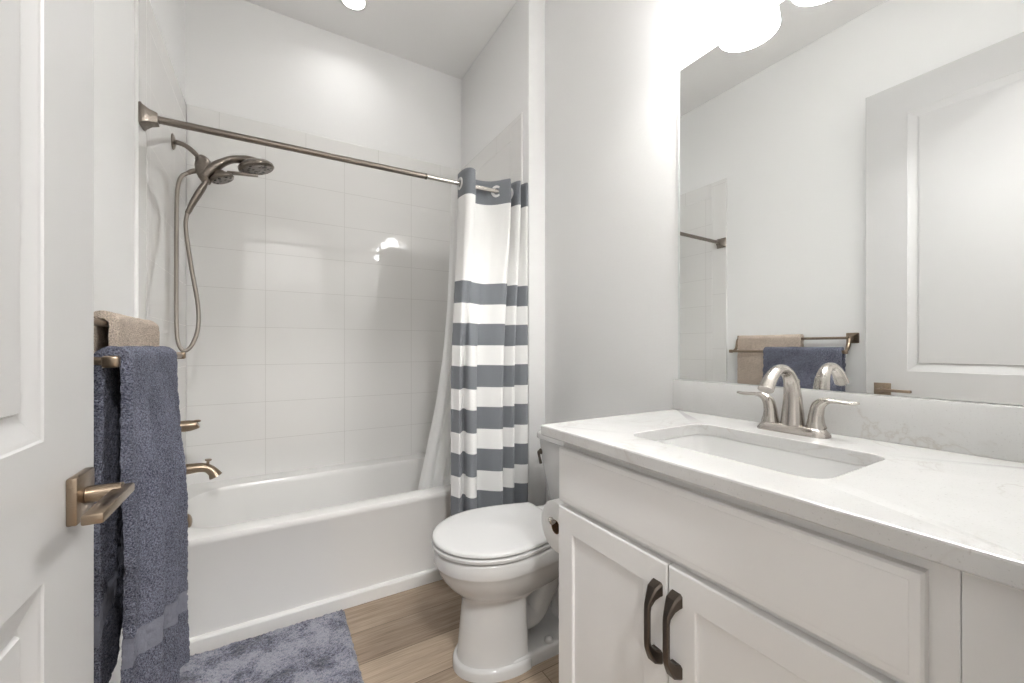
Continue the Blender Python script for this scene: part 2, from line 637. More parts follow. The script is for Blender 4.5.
# wall tile: field, bullnose row on top, bullnose column at the outer edge
ZT0, ZT1, ZT2 = 0.4205, 2.297, 2.402
ROW0 = 0.4205 - 0.2085 * 4
bm = BM(); box(bm, XT + 0.0005, XA - 0.0005, 0.0, ROOM_BACK, ZT0, ZT1 - 0.0012, 0.001, 1); uv_planar(bm, 0, 2, 0.3409 - 0.4138 * 4, ROW0); struct('wall_back_tile', bm, 'tile')
bm = BM(); box(bm, XT + 0.0005, XA - 0.0005, 0.0, ROOM_BACK, ZT1, ZT2, 0.003, 2); uv_planar(bm, 0, 2, 0.1290 - 0.4138 * 4, -1); struct('wall_back_bullnose', bm, 'tile_top')
for side, xa, xb, yb, ye in (('left', XL, XT, -0.768, -0.872), ('alcove', XA, XA + 0.008, -0.704, -0.810)):
    bm = BM(); box(bm, xa, xb, yb + 0.0012, 0.0, ZT0 if side == 'left' else ZT0, ZT1 - 0.0012, 0.001, 1); uv_planar(bm, 1, 2, -0.30 - 0.4138 * 6, ROW0); struct('wall_%s_tile' % side, bm, 'tile')
    bm = BM(); box(bm, xa, xb, yb + 0.0012, 0.0, ZT1, ZT2, 0.003, 2); uv_planar(bm, 1, 2, -0.12 - 0.4138 * 6, -1); struct('wall_%s_bullnose' % side, bm, 'tile_top')
    bm = BM(); box(bm, xa, xb, ye, yb, 0.0, ZT2, 0.001, 2); uv_planar(bm, 1, 2, -2, -0.11); struct('wall_%s_edge_tile' % side, bm, 'tile_col')
    bm = BM(); box(bm, xa, xb + (0.0015 if side == 'left' else 0), ye - 0.010, ye, 0.0, ZT2, 0.002, 2) if side == 'left' else box(bm, xa - 0.0015, xb, ye - 0.010, ye, 0.0, ZT2, 0.002, 2)
    struct('trim_%d' % (2 if side == 'left' else 3), bm, 'trim', 40)
# baseboards
for nm, b in (('left', (XL, XL + 0.014, YF, -0.884)), ('right', (XR - 0.014, XR, -1.742, YA)), ('alcove', (XA + 0.008, XR - 0.014, YA - 0.014, YA))):
    bm = BM(); box(bm, *b, 0.0, 0.13, 0.004, 2); struct('baseboard_' + nm, bm, 'trim', 40)

# ------------------------------------------------------------------ door (open, parallel to the left wall)
DX0, DX1 = 0.087, 0.122
DY0, DY1 = -2.565, -1.745
DZ1 = 2.495
door = tag(bpy.data.objects.new('door_1', None), 'white two panel door standing open along the left wall, bronze lever', 'door', kind='structure')
door.location = (DX0, DY0, 0)
COL.objects.link(door)


def door_leaf():
    bm = BM()
    # panel openings (y0, y1, z0, z1)
    pans = [(-2.400, -1.912, 1.022, 2.335), (-2.400, -1.912, 0.225, 0.842)]
    ys = [DY0, -2.400, -1.912, DY1]
    zs = [0.012, 0.225, 0.842, 1.022, 2.335, DZ1]
    for face, x, sgn in (('in', DX1, 1), ('out', DX0, -1)):
        for i in range(3):
            for j in range(5):
                if i == 1 and j in (1, 3):
                    continue
                vs = [bm.verts.new((x, ys[a], zs[b])) for a, b in ((i, j), (i + 1, j), (i + 1, j + 1), (i, j + 1))]
                bm.faces.new(vs if sgn > 0 else vs[::-1])
        for y0, y1, z0, z1 in pans:
            prof = [(0, 0), (0.003, -0.002), (0.008, -0.003), (0.034, -0.0105), (0.040, -0.011), (0.043, -0.0055)]
            prev = None
            for ins, d in prof:
                ring = [bm.verts.new((x + sgn * d, yy, zz)) for yy, zz in ((y0 + ins, z0 + ins), (y1 - ins, z0 + ins), (y1 - ins, z1 - ins), (y0 + ins, z1 - ins))]
                if prev:
                    for k in range(4):
                        bm.faces.new((prev[k], prev[(k + 1) % 4], ring[(k + 1) % 4], ring[k]))
                prev = ring
            bm.faces.new(prev)
    # edges
    for (ya, za, yb, zb) in ((DY0, 0.012, DY1, 0.012), (DY1, 0.012, DY1, DZ1), (DY1, DZ1, DY0, DZ1), (DY0, DZ1, DY0, 0.012)):
        bm.faces.new([bm.verts.new(p) for p in ((DX0, ya, za), (DX0, yb, zb), (DX1, yb, zb), (DX1, ya, za))])
    bmesh.ops.remove_doubles(bm, verts=bm.verts, dist=1e-5)
    return fix(bm)


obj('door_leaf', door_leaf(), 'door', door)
LY, LZ = -1.817, 0.922
bm = BM(); box(bm, DX1, DX1 + 0.012, LY - 0.034, LY + 0.034, LZ - 0.034, LZ + 0.034, 0.0025, 2)
lever = tag(obj('lever_handle', bm, 'bronze', door, 40), 'bronze square rose and flat lever')
bm = BM(); tube(bm, [(DX1 + 0.013, LY, LZ), (DX1 + 0.052, LY, LZ)], 0.0125, 24, curve=False); obj('neck', fix(bm), 'bronze', lever, 40)
bm = BM(); box(bm, DX1 + 0.041, DX1 + 0.063, LY - 0.124, LY + 0.015, LZ - 0.0075, LZ + 0.0065, 0.0025, 2); obj('lever_bar', bm, 'bronze', lever, 40)
bm = BM(); box(bm, DX0 + 0.006, DX1 - 0.006, DY1, DY1 + 0.0015, LZ - 0.028, LZ + 0.028, 0.0005, 1); obj('latch_plate', bm, 'bronze', door)
bm = BM(); box(bm, DX0 - 0.011, DX0, LY - 0.034, LY + 0.034, LZ - 0.034, LZ + 0.034, 0.0025, 2); obj('back_rose', bm, 'bronze', door, 40)
for hz in (0.25, 1.25, 2.25):
    bm = BM(); tube(bm, [(DX0 - 0.004, DY0 - 0.006, hz - 0.045), (DX0 - 0.004, DY0 - 0.006, hz + 0.045)], 0.006, 12, curve=False); obj('hinge', fix(bm), 'bronze', door, 40)

# ------------------------------------------------------------------ bathtub
TX0, TX1 = XT + 0.0005, XA - 0.0005
TY0, TY1 = -0.762, -0.0005
ZR = 0.430


def tub_mesh():
    bm = BM()
    K = 10
    OX0, OX1, OY0, OY1 = 0.032, 1.455, -0.672, -0.112
    RAD = (0.15, 0.215, 0.19, 0.15)

    def outer(ins, z):
        return rrect(TX0, TX1, TY0 + ins, TY1, (0.003, 0.003, 0.006, 0.006), z, K)

    def inner(ins, z, left=0.0, right=0.0):
        return rrect(OX0 + ins + left, OX1 - ins - right, OY0 + ins, OY1 - ins, tuple(max(r - ins * 0.5, 0.05) for r in RAD), z, K)
    rings = [outer(0.028, 0.0), outer(0.010, 0.02), outer(0.010, ZR - 0.045), outer(0.0, ZR - 0.030), outer(0.0, ZR - 0.010), outer(0.003, ZR - 0.003), outer(0.010, ZR)]
    rings += [inner(-0.016, ZR), inner(-0.006, ZR - 0.002), inner(0.0, ZR - 0.010), inner(0.004, ZR - 0.030)]
    rings += [inner(0.016, 0.30, 0.0, 0.05), inner(0.030, 0.20, 0.005, 0.12), inner(0.045, 0.135, 0.01, 0.17), inner(0.075, 0.105, 0.01, 0.20), inner(0.12, 0.098, 0.01, 0.22), inner(0.20, 0.096, 0.0, 0.25)]
    loft(bm, rings, True, True)
    return fix(bm)


tub = thing('bathtub', 'white alcove bathtub with a plain front apron below the tiled wall', 'bathtub', (0.757, -0.38, 0))
obj('basin', tub_mesh(), 'tub', tub, 35)
bm = BM()
prism(bm, [(-0.752, 0.0), (-0.768, 0.0), (-0.768, 0.050), (-0.764, 0.057), (-0.752, 0.060)], 'x', TX0 + 0.001, XA - 0.001)
obj('base_trim', fix(bm), 'trim', tub)
bm = BM(); lathe(bm, [(0.0, 0.0), (0.032, 0.0), (0.032, 0.006), (0.030, 0.013), (0.024, 0.019), (0.012, 0.023), (0.0, 0.024)], (0.041, -0.372, 0.368), (1, 0, 0.12), 28)
tag(obj('overflow_plate', fix(bm), 'bronze', tub, 50), 'round bronze overflow cover')
bm = BM(); lathe(bm, [(0.0, 0.0), (0.036, 0.0), (0.034, 0.004), (0.0, 0.006)], (0.25, -0.385, 0.0985), (0, 0, 1), 28); obj('drain', fix(bm), 'bronze', tub, 40)

# tub spout with diverter knob
YS = -0.345
sp = thing('tub_spout', 'bronze tub spout with lift knob on the left tiled wall', 'tub spout', (XT, YS, 0.59))
bm = BM(); tube(bm, [(XT, YS, 0.594), (0.05, YS, 0.594), (0.090, YS, 0.594), (0.118, YS, 0.586), (0.138, YS, 0.566), (0.148, YS, 0.546)], [0.026, 0.0245, 0.0215, 0.020, 0.022, 0.028], 24, 40, squash=(1.05, 0.95)); obj('spout_body', fix(bm), 'bronze', sp, 40)
bm = BM(); lathe(bm, [(0.0, 0), (0.038, 0), (0.038, 0.006), (0.030, 0.012), (0, 0.012)], (XT, YS, 0.594), (1, 0, 0), 28); obj('wall_flange', fix(bm), 'bronze', sp, 40)
bm = BM(); lathe(bm, [(0.0, 0), (0.0065, 0), (0.0055, 0.012), (0.006, 0.017), (0.013, 0.021), (0.013, 0.026), (0.0, 0.027)], (0.117, YS, 0.602), (0.12, 0, 1), 20); obj('diverter_knob', fix(bm), 'bronze', sp, 40)

# valve trim
vt = thing('shower_valve', 'bronze single lever shower valve above the tub spout', 'shower valve', (XT, YS, 0.79))
bm = BM(); lathe(bm, [(0.0, 0), (0.082, 0), (0.082, 0.003), (0.074, 0.009), (0.03, 0.012), (0, 0.012)], (XT, YS, 0.787), (1, 0, 0), 40); obj('escutcheon', fix(bm), 'bronze', vt, 40)
bm = BM(); tube(bm, [(XT + 0.012, YS, 0.788), (0.030, YS, 0.788)], [0.027, 0.024], 24, curve=False); obj('valve_hub', fix(bm), 'bronze', vt, 40)
bm = BM(); tube(bm, [(0.028, YS, 0.788), (0.055, YS, 0.789), (0.076, YS, 0.792), (0.082, YS, 0.794)], [0.026, 0.024, 0.020, 0.017], 24, 24); tube(bm, [(0.070, YS, 0.806), (0.082, YS - 0.004, 0.808), (0.092, YS - 0.006, 0.808)], [0.007, 0.006, 0.0045], 12, 10); obj('lever_handle', fix(bm), 'bronze', vt, 40)

# ------------------------------------------------------------------ shower head with hand shower
YH = -0.334
sh = thing('double_shower', 'double shower head with hose hanging in a loop on the left tiled wall', 'shower head', (XT, YH, 2.05))
bm = BM(); lathe(bm, [(0.0, 0), (0.034, 0), (0.034, 0.004), (0.024, 0.010), (0.012, 0.013), (0, 0.013)], (XT, YH, 2.060), (1, 0, 0), 32); obj('wall_flange', fix(bm), 'warm_nickel', sh, 40)
bm = BM(); tube(bm, [(XT, YH, 2.060), (0.009, YH, 2.060), (0.034, YH, 2.054), (0.058, YH, 2.038), (0.088, YH, 2.008)], 0.0105, 18, 30); obj('shower_arm', fix(bm), 'warm_nickel', sh, 40)
bm = BM()
tube(bm, [(0.082, YH, 2.016), (0.092, YH, 2.004), (0.100, YH, 1.985), (0.106, YH, 1.955), (0.110, YH, 1.925), (0.112, YH, 1.896)], [0.016, 0.027, 0.034, 0.037, 0.030, 0.014], 22, 36, squash=(0.95, 1.0))
obj('diverter_body', fix(bm), 'warm_nickel', sh, 40)
bm = BM(); tube(bm, [(0.0835, YH, 2.0135), (0.0930, YH, 2.0000)], [0.0185, 0.0215], 20, curve=False); obj('collar', fix(bm), 'warm_nickel', sh, 40)
bm = BM(); tube(bm, [(0.0845, YH, 1.952), (0.076, YH, 1.949)], 0.0135, 16, curve=False); obj('gasket', fix(bm), 'rubber', sh, 40)
bm = BM(); tube(bm, [(0.085, YH, 1.953), (0.060, YH, 1.943), (0.044, YH, 1.932)], [0.0115, 0.011, 0.009], 16, 12); obj('hose_nut', fix(bm), 'warm_nickel', sh, 40)
# hand shower: arched neck ending in the wide head
bm = BM(); tube(bm, [(0.108, YH - 0.006, 1.925), (0.125, YH - 0.008, 1.953), (0.150, YH - 0.010, 1.984), (0.175, YH - 0.010, 2.006), (0.206, YH - 0.010, 2.026), (0.240, YH - 0.010, 2.036), (0.275, YH - 0.010, 2.040), (0.318, YH - 0.010, 2.034)], [0.027, 0.029, 0.026, 0.0215, 0.020, 0.021, 0.024, 0.027], 20, 50, squash=(1.1, 0.8))
hs = obj('hand_shower', fix(bm), 'warm_nickel', sh, 40)
TB = math.radians(16)
axb = Vector((sin(TB), 0, -cos(TB)))
cb = Vector((0.307, YH - 0.010, 2.010))
bm = BM(); lathe(bm, [(0.0, -0.034), (0.030, -0.034), (0.062, -0.022), (0.076, -0.008), (0.077, 0.004), (0.070, 0.010), (0.0, 0.010)], cb, axb, 40); obj('spray_head', fix(bm), 'warm_nickel', hs, 40)
bm = BM(); lathe(bm, [(0.0, 0.0102), (0.064, 0.0102), (0.062, 0.013), (0.0, 0.014)], cb, axb, 40)
obj('spray_face', fix(bm), 'spray', hs, 40)
# fixed small head
TS = math.radians(23)
axs = Vector((sin(TS), 0, -cos(TS)))
cs = Vector((0.171, YH - 0.008, 1.932))
bm = BM(); lathe(bm, [(0.0, -0.035), (0.018, -0.033), (0.030, -0.020), (0.047, -0.008), (0.050, 0.003), (0.045, 0.010), (0.0, 0.010)], cs, axs, 36); tube(bm, [(0.112, YH - 0.008, 1.945), (0.150, YH - 0.008, 1.952)], [0.016, 0.018], 14, curve=False)
fh = obj('fixed_head', fix(bm), 'warm_nickel', sh, 40)
bm = BM(); lathe(bm, [(0.0, 0.0102), (0.041, 0.0102), (0.039, 0.013), (0.0, 0.014)], cs, axs, 36); obj('spray_face', fix(bm), 'spray', fh, 40)
bm = BM(); box(bm, 0.190, 0.315, YH - 0.018, YH + 0.004, 1.957, 1.970, 0.004, 2); bmesh.ops.rotate(bm, cent=(0.19, YH, 1.963), matrix=Matrix.Rotation(-0.10, 3, 'Y'), verts=bm.verts); obj('bracket', bm, 'warm_nickel', sh, 40)
# wand below the body
bm = BM(); tube(bm, [(0.114, YH - 0.004, 1.910), (0.100, YH - 0.002, 1.882), (0.082, YH, 1.845), (0.062, YH, 1.800), (0.049, YH, 1.766)], [0.010, 0.016, 0.0175, 0.015, 0.0125], 20, 30, squash=(1.1, 0.85)); wd = obj('wand_grip', fix(bm), 'warm_nickel', sh, 40)
bm = BM(); tube(bm, [(0.050, YH, 1.768), (0.042, YH, 1.748)], [0.0115, 0.010], 16, curve=False); obj('swivel', fix(bm), 'warm_nickel', wd, 40)
hose = [(0.0445, 1.932), (0.0232, 1.912), (0.0105, 1.866), (0.006, 1.780), (0.005, 1.578), (0.005, 1.354), (0.0065, 1.220), (0.0135, 1.157), (0.031, 1.127), (0.055, 1.144), (0.0765, 1.199), (0.084, 1.268), (0.0787, 1.359), (0.0588, 1.494), (0.0445, 1.606), (0.0365, 1.695), (0.0425, 1.750)]
bm = BM(); tube(bm, [(x, YH - 0.012 * sin(pi * i / 16.0), z) for i, (x, z) in enumerate(hose)], 0.0085, 14, 160); tag(obj('hose', fix(bm), 'hose', sh, 60), 'thin metal hose hanging in a long loop')

# ------------------------------------------------------------------ curtain rod
RY = -0.845


def rod_z(x):
    return lerp(1.923, 1.938, (x + 0.01) / 1.534)


rod = thing('shower_curtain_rod', 'straight nickel shower rod spanning the tub alcove', 'curtain rod', (0.757, RY, 1.93))
bm = BM(); tube(bm, [(0.035, RY, rod_z(0.035)), (0.985, RY, rod_z(0.985))], 0.0125, 24, curve=False); obj('outer_tube', fix(bm), 'warm_nickel', rod, 40)
bm = BM(); tube(bm, [(0.975, RY, rod_z(0.975)), (1.490, RY, rod_z(1.49))], 0.0102, 24, curve=False); obj('inner_tube', fix(bm), 'nickel', rod, 40)
bm = BM(); tube(bm, [(0.980, RY, rod_z(0.98)), (0.988, RY, rod_z(0.988))], 0.0132, 24, curve=False); obj('sleeve_ring', fix(bm), 'dark_bronze', rod, 40)
for xw, sg in ((XT, 1), (XA, -1)):
    bm = BM()
    z0 = rod_z(xw)
    rings = []
    for d, h in ((0.0, 0.034), (0.007, 0.036), (0.011, 0.031), (0.026, 0.0225), (0.044, 0.0180), (0.047, 0.0165)):
        rings.append(rrect(-h, h, -h, h, h * 0.16, 0, 4))
        rings[-1] = [Vector((xw + sg * d, RY + p.x, z0 + p.y)) for p in rings[-1]]
    loft(bm, rings)
    obj('wall_flange', fix(bm), 'warm_nickel', rod, 30)

# ------------------------------------------------------------------ shower curtain
cur = thing('shower_curtain', 'white shower curtain with grey stripes drawn to the right end of the rod', 'shower curtain', (1.3, -0.92, 0.10))
TOP = [(1.157, -0.815), (1.155, -0.838), (1.156, -0.868), (1.162, -0.900), (1.182, -0.917), (1.206, -0.907), (1.214, -0.880), (1.217, -0.848), (1.228, -0.822), (1.260, -0.806), (1.300, -0.808), (1.335, -0.824), (1.360, -0.848), (1.384, -0.882), (1.402, -0.904), (1.414, -0.882), (1.418, -0.850), (1.426, -0.828), (1.436, -0.850), (1.446, -0.892), (1.460, -0.906), (1.472, -0.880), (1.478, -0.840), (1.488, -0.860), (1.498, -0.900), (1.508, -0.905)]
BOT = [(1.086, -0.900), (1.094, -0.915), (1.104, -0.938), (1.110, -0.946), (1.122, -0.930), (1.142, -0.905), (1.148, -0.925), (1.143, -0.946), (1.150, -0.968), (1.166, -0.977), (1.183, -0.968), (1.191, -0.940), (1.187, -0.910), (1.200, -0.893), (1.235, -0.904), (1.282, -0.945), (1.318, -0.968), (1.331, -0.942), (1.325, -0.910), (1.343, -0.893), (1.372, -0.925), (1.396, -0.948), (1.405, -0.920), (1.401, -0.897), (1.424, -0.893), (1.455, -0.925), (1.482, -0.938), (1.496, -0.912)]
ZTOP, ZBOT = 1.990, 0.105
NU, NV = 260, 110


def curtain_sheet():
    bm = BM()
    uv = bm.loops.layers.uv.verify()
    ta = catmull([Vector((x, y, 0)) for x, y in TOP], NU)
    ba = catmull([Vector((x, y, 0)) for x, y in BOT], NU)
    rows = []
    for j in range(NV):
        z = lerp(ZTOP, ZBOT, j / (NV - 1))
        t = smoothstep((ZTOP - 0.06 - z) / 1.05)
        row = []
        for i in range(NU):
            p = ta[i].lerp(ba[i], t)
            w = noise.noise(Vector((i * 0.045, z * 2.2, 3.1)))
            wr = 0.004 * w * min(1, (ZTOP - z) * 3)
            dz = 0.006 * noise.noise(Vector((i * 0.03, 1.7, 0.5))) * t
            row.append((bm.verts.new((p.x + wr * 0.6, p.y + wr, z + dz)), z, i))
        rows.append(row)
    for j in range(NV - 1):
        for i in range(NU - 1):
            q = (rows[j][i], rows[j][i + 1], rows[j + 1][i + 1], rows[j + 1][i])
            f = bm.faces.new([a[0] for a in q])
            for l, a in zip(f.loops, q):
                l[uv].uv = (a[2] * 0.0045, a[1])
    return bm


cs_ = obj('curtain_panel', curtain_sheet(), 'curtain', cur, 80)
md = cs_.modifiers.new('thickness', 'SOLIDIFY')
md.thickness = 0.0016
# white grommet rings where the rod passes through
for gx, gang in ((1.155, 0.0), (1.217, 0.0), (1.358, 0.85), (1.418, 0.0), (1.434, 0.0), (1.479, 0.0)):
    bm = BM()
    ax = Vector((cos(gang), sin(gang), 0))
    lathe(bm, [(0.018, -0.004), (0.027, -0.005), (0.032, 0.0), (0.027, 0.005), (0.018, 0.004), (0.0165, 0.0), (0.018, -0.004)], (gx, RY, rod_z(gx)), ax, 28)
    # open ring: drop the caps
    bmesh.ops.delete(bm, geom=[f for f in bm.faces if len(f.verts) > 4], context='FACES')
    bmesh.ops.remove_doubles(bm, verts=bm.verts, dist=1e-5)
    obj('grommet', fix(bm), 'seat', cur, 50)

# liner hanging inside the tub


def liner_sheet():
    bm = BM()
    uv = bm.loops.layers.uv.verify()
    N, Mz = 120, 80
    rows = []
    for j in range(Mz):
        z = lerp(1.955, 0.19, j / (Mz - 1))
        xl = interp([0.18, 0.43, 0.75, 1.05, 1.35, 1.955], [1.000, 1.012, 1.062, 1.103, 1.130, 1.140], z)
        yl = interp([0.18, 0.43, 0.9, 1.955], [-0.630, -0.645, -0.725, -0.775], z)
        row = []
        for i in range(N):
            u = i / (N - 1)
            x = lerp(xl, 1.44, u)
            t = (1.955 - z) / 1.8
            amp = 0.013 + 0.010 * t
            y = yl + lerp(0, 0.012, u) + amp * sin(u * 34 + 1.3 * sin(z * 1.5)) * smoothstep(u * 5) + 0.006 * noise.noise(Vector((u * 9, z * 4, 0)))
            row.append((bm.verts.new((x, y, z)), u, z))
        rows.append(row)
    for j in range(Mz - 1):
        for i in range(N - 1):
            q = (rows[j][i], rows[j][i + 1], rows[j + 1][i + 1], rows[j + 1][i])
            f = bm.faces.new([a[0] for a in q])
            for l, a in zip(f.loops, q):
                l[uv].uv = (a[1] * 0.6, a[2])
    return bm


ln = obj('shower_liner', liner_sheet(), 'liner', None, 80)
tag(ln, 'sheer white liner hanging inside the tub behind the striped curtain', 'shower liner')

# ------------------------------------------------------------------ towel rack and towels
rk = thing('towel_rack', 'bronze double towel bar on the left wall behind the door edge', 'towel rack', (XL, -1.31, 1.195))
BX, BZ = 0.042, 1.197
FX, FZ = 0.118, 1.116
RY0, RY1 = -1.640, -0.992
for yy in (RY0, RY1):
    bm = BM()
    h = 0.030
    rings = []
    for d, hh in ((0.0, 0.030), (0.008, 0.030), (0.014, 0.026), (0.026, 0.013), (0.040, 0.011)):
        rings.append([Vector((XL + d, yy + p.x, BZ + p.y)) for p in rrect(-hh, hh, -hh, hh, hh * 0.15, 0, 4)])
    loft(bm, rings)
    pl = obj('mount_plate', fix(bm), 'bronze', rk, 30)
    bm = BM(); tube(bm, [(XL + 0.03, yy, BZ), (0.030, yy, BZ - 0.006), (0.041, yy, BZ - 0.036), (0.055, yy, FZ + 0.018), (0.085, yy, FZ + 0.003), (FX + 0.004, yy, FZ)], [0.011, 0.0115, 0.010, 0.009, 0.0085, 0.010], 16, 40, squash=(1.15, 0.85)); obj('arm', fix(bm), 'bronze', rk, 40)
bm = BM(); tube(bm, [(BX, RY0, BZ), (BX, RY1, BZ)], 0.0075, 18, curve=False); obj('back_bar', fix(bm), 'bronze', rk, 40)
for yc_ in (RY0 - 0.014, RY1 - 0.002):
    bm = BM(); box(bm, FX - 0.010, FX + 0.014, yc_ - 0.010, yc_ + 0.010, FZ - 0.011, FZ + 0.011, 0.005, 3); obj('end_cap', bm, 'bronze', rk, 40)
bm = BM(); tube(bm, [(FX, RY0 - 0.012, FZ), (FX, RY1 + 0.004, FZ)], 0.0085, 18, curve=False); obj('front_bar', fix(bm), 'bronze', rk, 40)


def towel(name, label, mat, y0, y1, bx, bz, r, thick, front_len, back_len, front_x, back_x, yshift, amp, fold_n, rows=170, cols=110, seed=0.0):
    """A bath towel over a bar; v = 0 at the near (door) end, 1 at the far end."""
    bm = BM()
    uv = bm.loops.layers.uv.verify()
    grid = []
    arc = pi * r
    for i in range(cols):
        v = i / (cols - 1)
        Lf, Lb = front_len(v), back_len(v)
        tot = Lb + arc + Lf
        col = []
        for j in range(rows):
            s = j / (rows - 1) * tot
            if s < Lb:
                d = Lb - s
                x, z = bx - r - back_x(v, d), bz - d
                side = -1
            elif s < Lb + arc:
                a = (s - Lb) / r
                d = 0.0
                x, z = bx - r * cos(a), bz + r * sin(a)
                side = 0
            else:
                d = s - Lb - arc
                x, z = bx + r + front_x(v, d), bz - d
                side = 1
            g = smoothstep(d / 0.30)
            ph_ = 2 * pi * fold_n * v + 0.5 * sin(d * 3 + seed) + seed
            rg_ = 2.0 * max(0.0, 1.01 - sqrt(sin(ph_) ** 2 + 0.02)) ** 1.15 - 0.25
            f = amp * g * (rg_ + 0.2 * sin(2.3 * ph_ + 1.0)) * (0.25 + 0.75 * smoothstep(min(v, 1 - v) / 0.14))
            f += 0.006 * g * noise.noise(Vector((v * 5 + seed, d * 4, side)))
            x += f if side >= 0 else f * 0.2
            y = lerp(y0, y1, v) + yshift(v, d) + 0.004 * noise.noise(Vector((v * 2, z * 6, seed + side)))
            # terry loops
            nn = (noise.noise(Vector((x * 60, y * 170, z * 170))) * 0.0022 + noise.noise(Vector((x * 60, y * 80, z * 80))) * 0.0016)
            x += nn
            z += 0.003 * noise.noise(Vector((y * 14, seed, side)))
            col.append((bm.verts.new((x, y, z)), v * abs(y1 - y0), (tot - s) if s > Lb + arc / 2 else s))
        grid.append(col)
    for i in range(cols - 1):
        for j in range(rows - 1):
            q = (grid[i][j], grid[i + 1][j], grid[i + 1][j + 1], grid[i][j + 1])
            f = bm.faces.new([a[0] for a in q])
            for l, a in zip(f.loops, q):
                l[uv].uv = (a[1], a[2])
    fix(bm)
    o = obj(name, bm, mat, None, 80, base=(bx, (y0 + y1) / 2, bz))
    m = o.modifiers.new('thickness', 'SOLIDIFY')
    m.thickness = thick
    m.offset = 0.0
    m.use_rim = True
    m2 = o.modifiers.new('soft', 'BEVEL')
    m2.width = thick * 0.42
    m2.segments = 3
    m2.limit_method = 'ANGLE'
    m2.angle_limit = math.radians(60)
    return o


bt = towel('bath_towel', '', 'blue_terry', -1.642, -1.226, FX, FZ, 0.0200, 0.017,
           lambda v: lerp(0.715, 0.815, smoothstep(v)),
           lambda v: interp([0, 0.25, 0.5, 1], [0.66, 0.58, 0.55, 0.55], v),
           lambda v, d: 0.013 * v * smoothstep(d / 0.55) + 0.004 * smoothstep(d / 0.3),
           lambda v, d: 0.006 * smoothstep(d / 0.4),
           lambda v, d: 0.004 * v * smoothstep(d / 0.4), 0.0160, 1.65, 330, 190, 0.9)
tag(bt, 'blue terry bath towel hanging on the front towel bar', 'towel')
hw = towel('hand_towel', '', 'beige_terry', -1.400, -1.012, BX, BZ, 0.0190, 0.018,
           lambda v: 0.40, lambda v: 0.36,
           lambda v, d: 0.003 * smoothstep(d / 0.2), lambda v, d: 0.006 * smoothstep(d / 0.1),
           lambda v, d: 0.0, 0.002, 0.8, 200, 140, 2.0)
tag(hw, 'folded beige terry towel on the rear towel bar behind the blue one', 'towel')

# ------------------------------------------------------------------ bath mat


def mat_mesh():
    bm = BM()
    uv = bm.loops.layers.uv.verify()
    x0, x1, y0, y1 = 0.030, 0.640, -1.690, -0.786
    nx, ny = 190, 280
    g = []
    for i in range(nx):
        row = []
        for j in range(ny):
            x, y = lerp(x0, x1, i / (nx - 1)), lerp(y0, y1, j / (ny - 1))
            e = min(x - x0, x1 - x, y - y0, y1 - y)
            h = 0.004 + 0.016 * smoothstep(e / 0.012)
            q = Vector((x * 95, y * 95, 0))
            h += (0.0045 * noise.noise(q) + 0.003 * noise.noise(q * 2.3) + 0.004 * noise.noise(Vector((x * 14, y * 14, 4)))) * smoothstep(e / 0.01)
            jx = 0.004 * noise.noise(Vector((x * 60, y * 60, 7)))
            jy = 0.004 * noise.noise(Vector((x * 60, y * 60, 17)))
            row.append(bm.verts.new((x + jx, y + jy, max(h, 0.002))))
        g.append(row)
    for i in range(nx - 1):
        for j in range(ny - 1):
            f = bm.faces.new((g[i][j], g[i + 1][j], g[i + 1][j + 1], g[i][j + 1]))
    # rim and underside
    bnd = [g[i][0] for i in range(nx)] + [g[nx - 1][j] for j in range(1, ny)] + [g[i][ny - 1] for i in range(nx - 2, -1, -1)] + [g[0][j] for j in range(ny - 2, 0, -1)]
    low = [bm.verts.new((v.co.x, v.co.y, 0.0005)) for v in bnd]
    for k in range(len(bnd)):
        k2 = (k + 1) % len(bnd)
        bm.faces.new((bnd[k2], bnd[k], low[k], low[k2]))
    uv_planar(bm, 0, 1)
    return bm


tag(obj('bath_mat', mat_mesh(), 'mat', None, 80, base=(0.335, -1.24, 0)), 'mottled blue grey shaggy bath mat on the floor along the tub', 'bath mat')

# ------------------------------------------------------------------ toilet
YT = -1.328
toi = thing('toilet', 'white two piece toilet with closed lid between tub and vanity', 'toilet', (1.15, YT, 0))


def egg(xf, xb, hw, z, n=56, xm=0.47, back_sq=0.55, yc=YT):
    """elongated outline: round nose at xf, flatter back at xb."""
    L = xb - xf
    c = xf + L * xm
    pts = []
    for i in range(n):
        a = 2 * pi * i / n
        ca, sa = cos(a), sin(a)
        if ca < 0:      # nose
            x = c + (c - xf) * ca
            y = hw * sa
        else:
            e = back_sq
            x = c + (xb - c) * (abs(ca) ** e)
            y = hw * math.copysign(abs(sa) ** (0.75), sa) if abs(sa) > 1e-6 else 0.0
        pts.append(Vector((x, yc + y, z)))
    return pts




def profile_ring(xf, xb, hw, z, c, hb, p=1.6, n=20, nose=2.0):
    """outline from a round nose at xf, widest at c, narrowing to half width hb at the straight back xb."""
    side = []
    for i in range(n + 1):
        a = pi / 2 * i / n
        side.append((c - (c - xf) * cos(a), hw * (sin(a) ** (2.0 / nose))))
    for i in range(1, 11):
        t = i / 10.0
        side.append((lerp(c, xb - 0.012, t), hw - (hw - hb) * t ** p))
    side.append((xb - 0.004, hb - 0.004))
    side.append((xb, hb - 0.014))
    pts = [Vector((x, YT + y, z)) for x, y in side]
    pts += [Vector((x, YT - y, z)) for x, y in side[::-1]]
    return pts[1:] if (pts[0] - pts[-1]).length < 1e-6 else pts


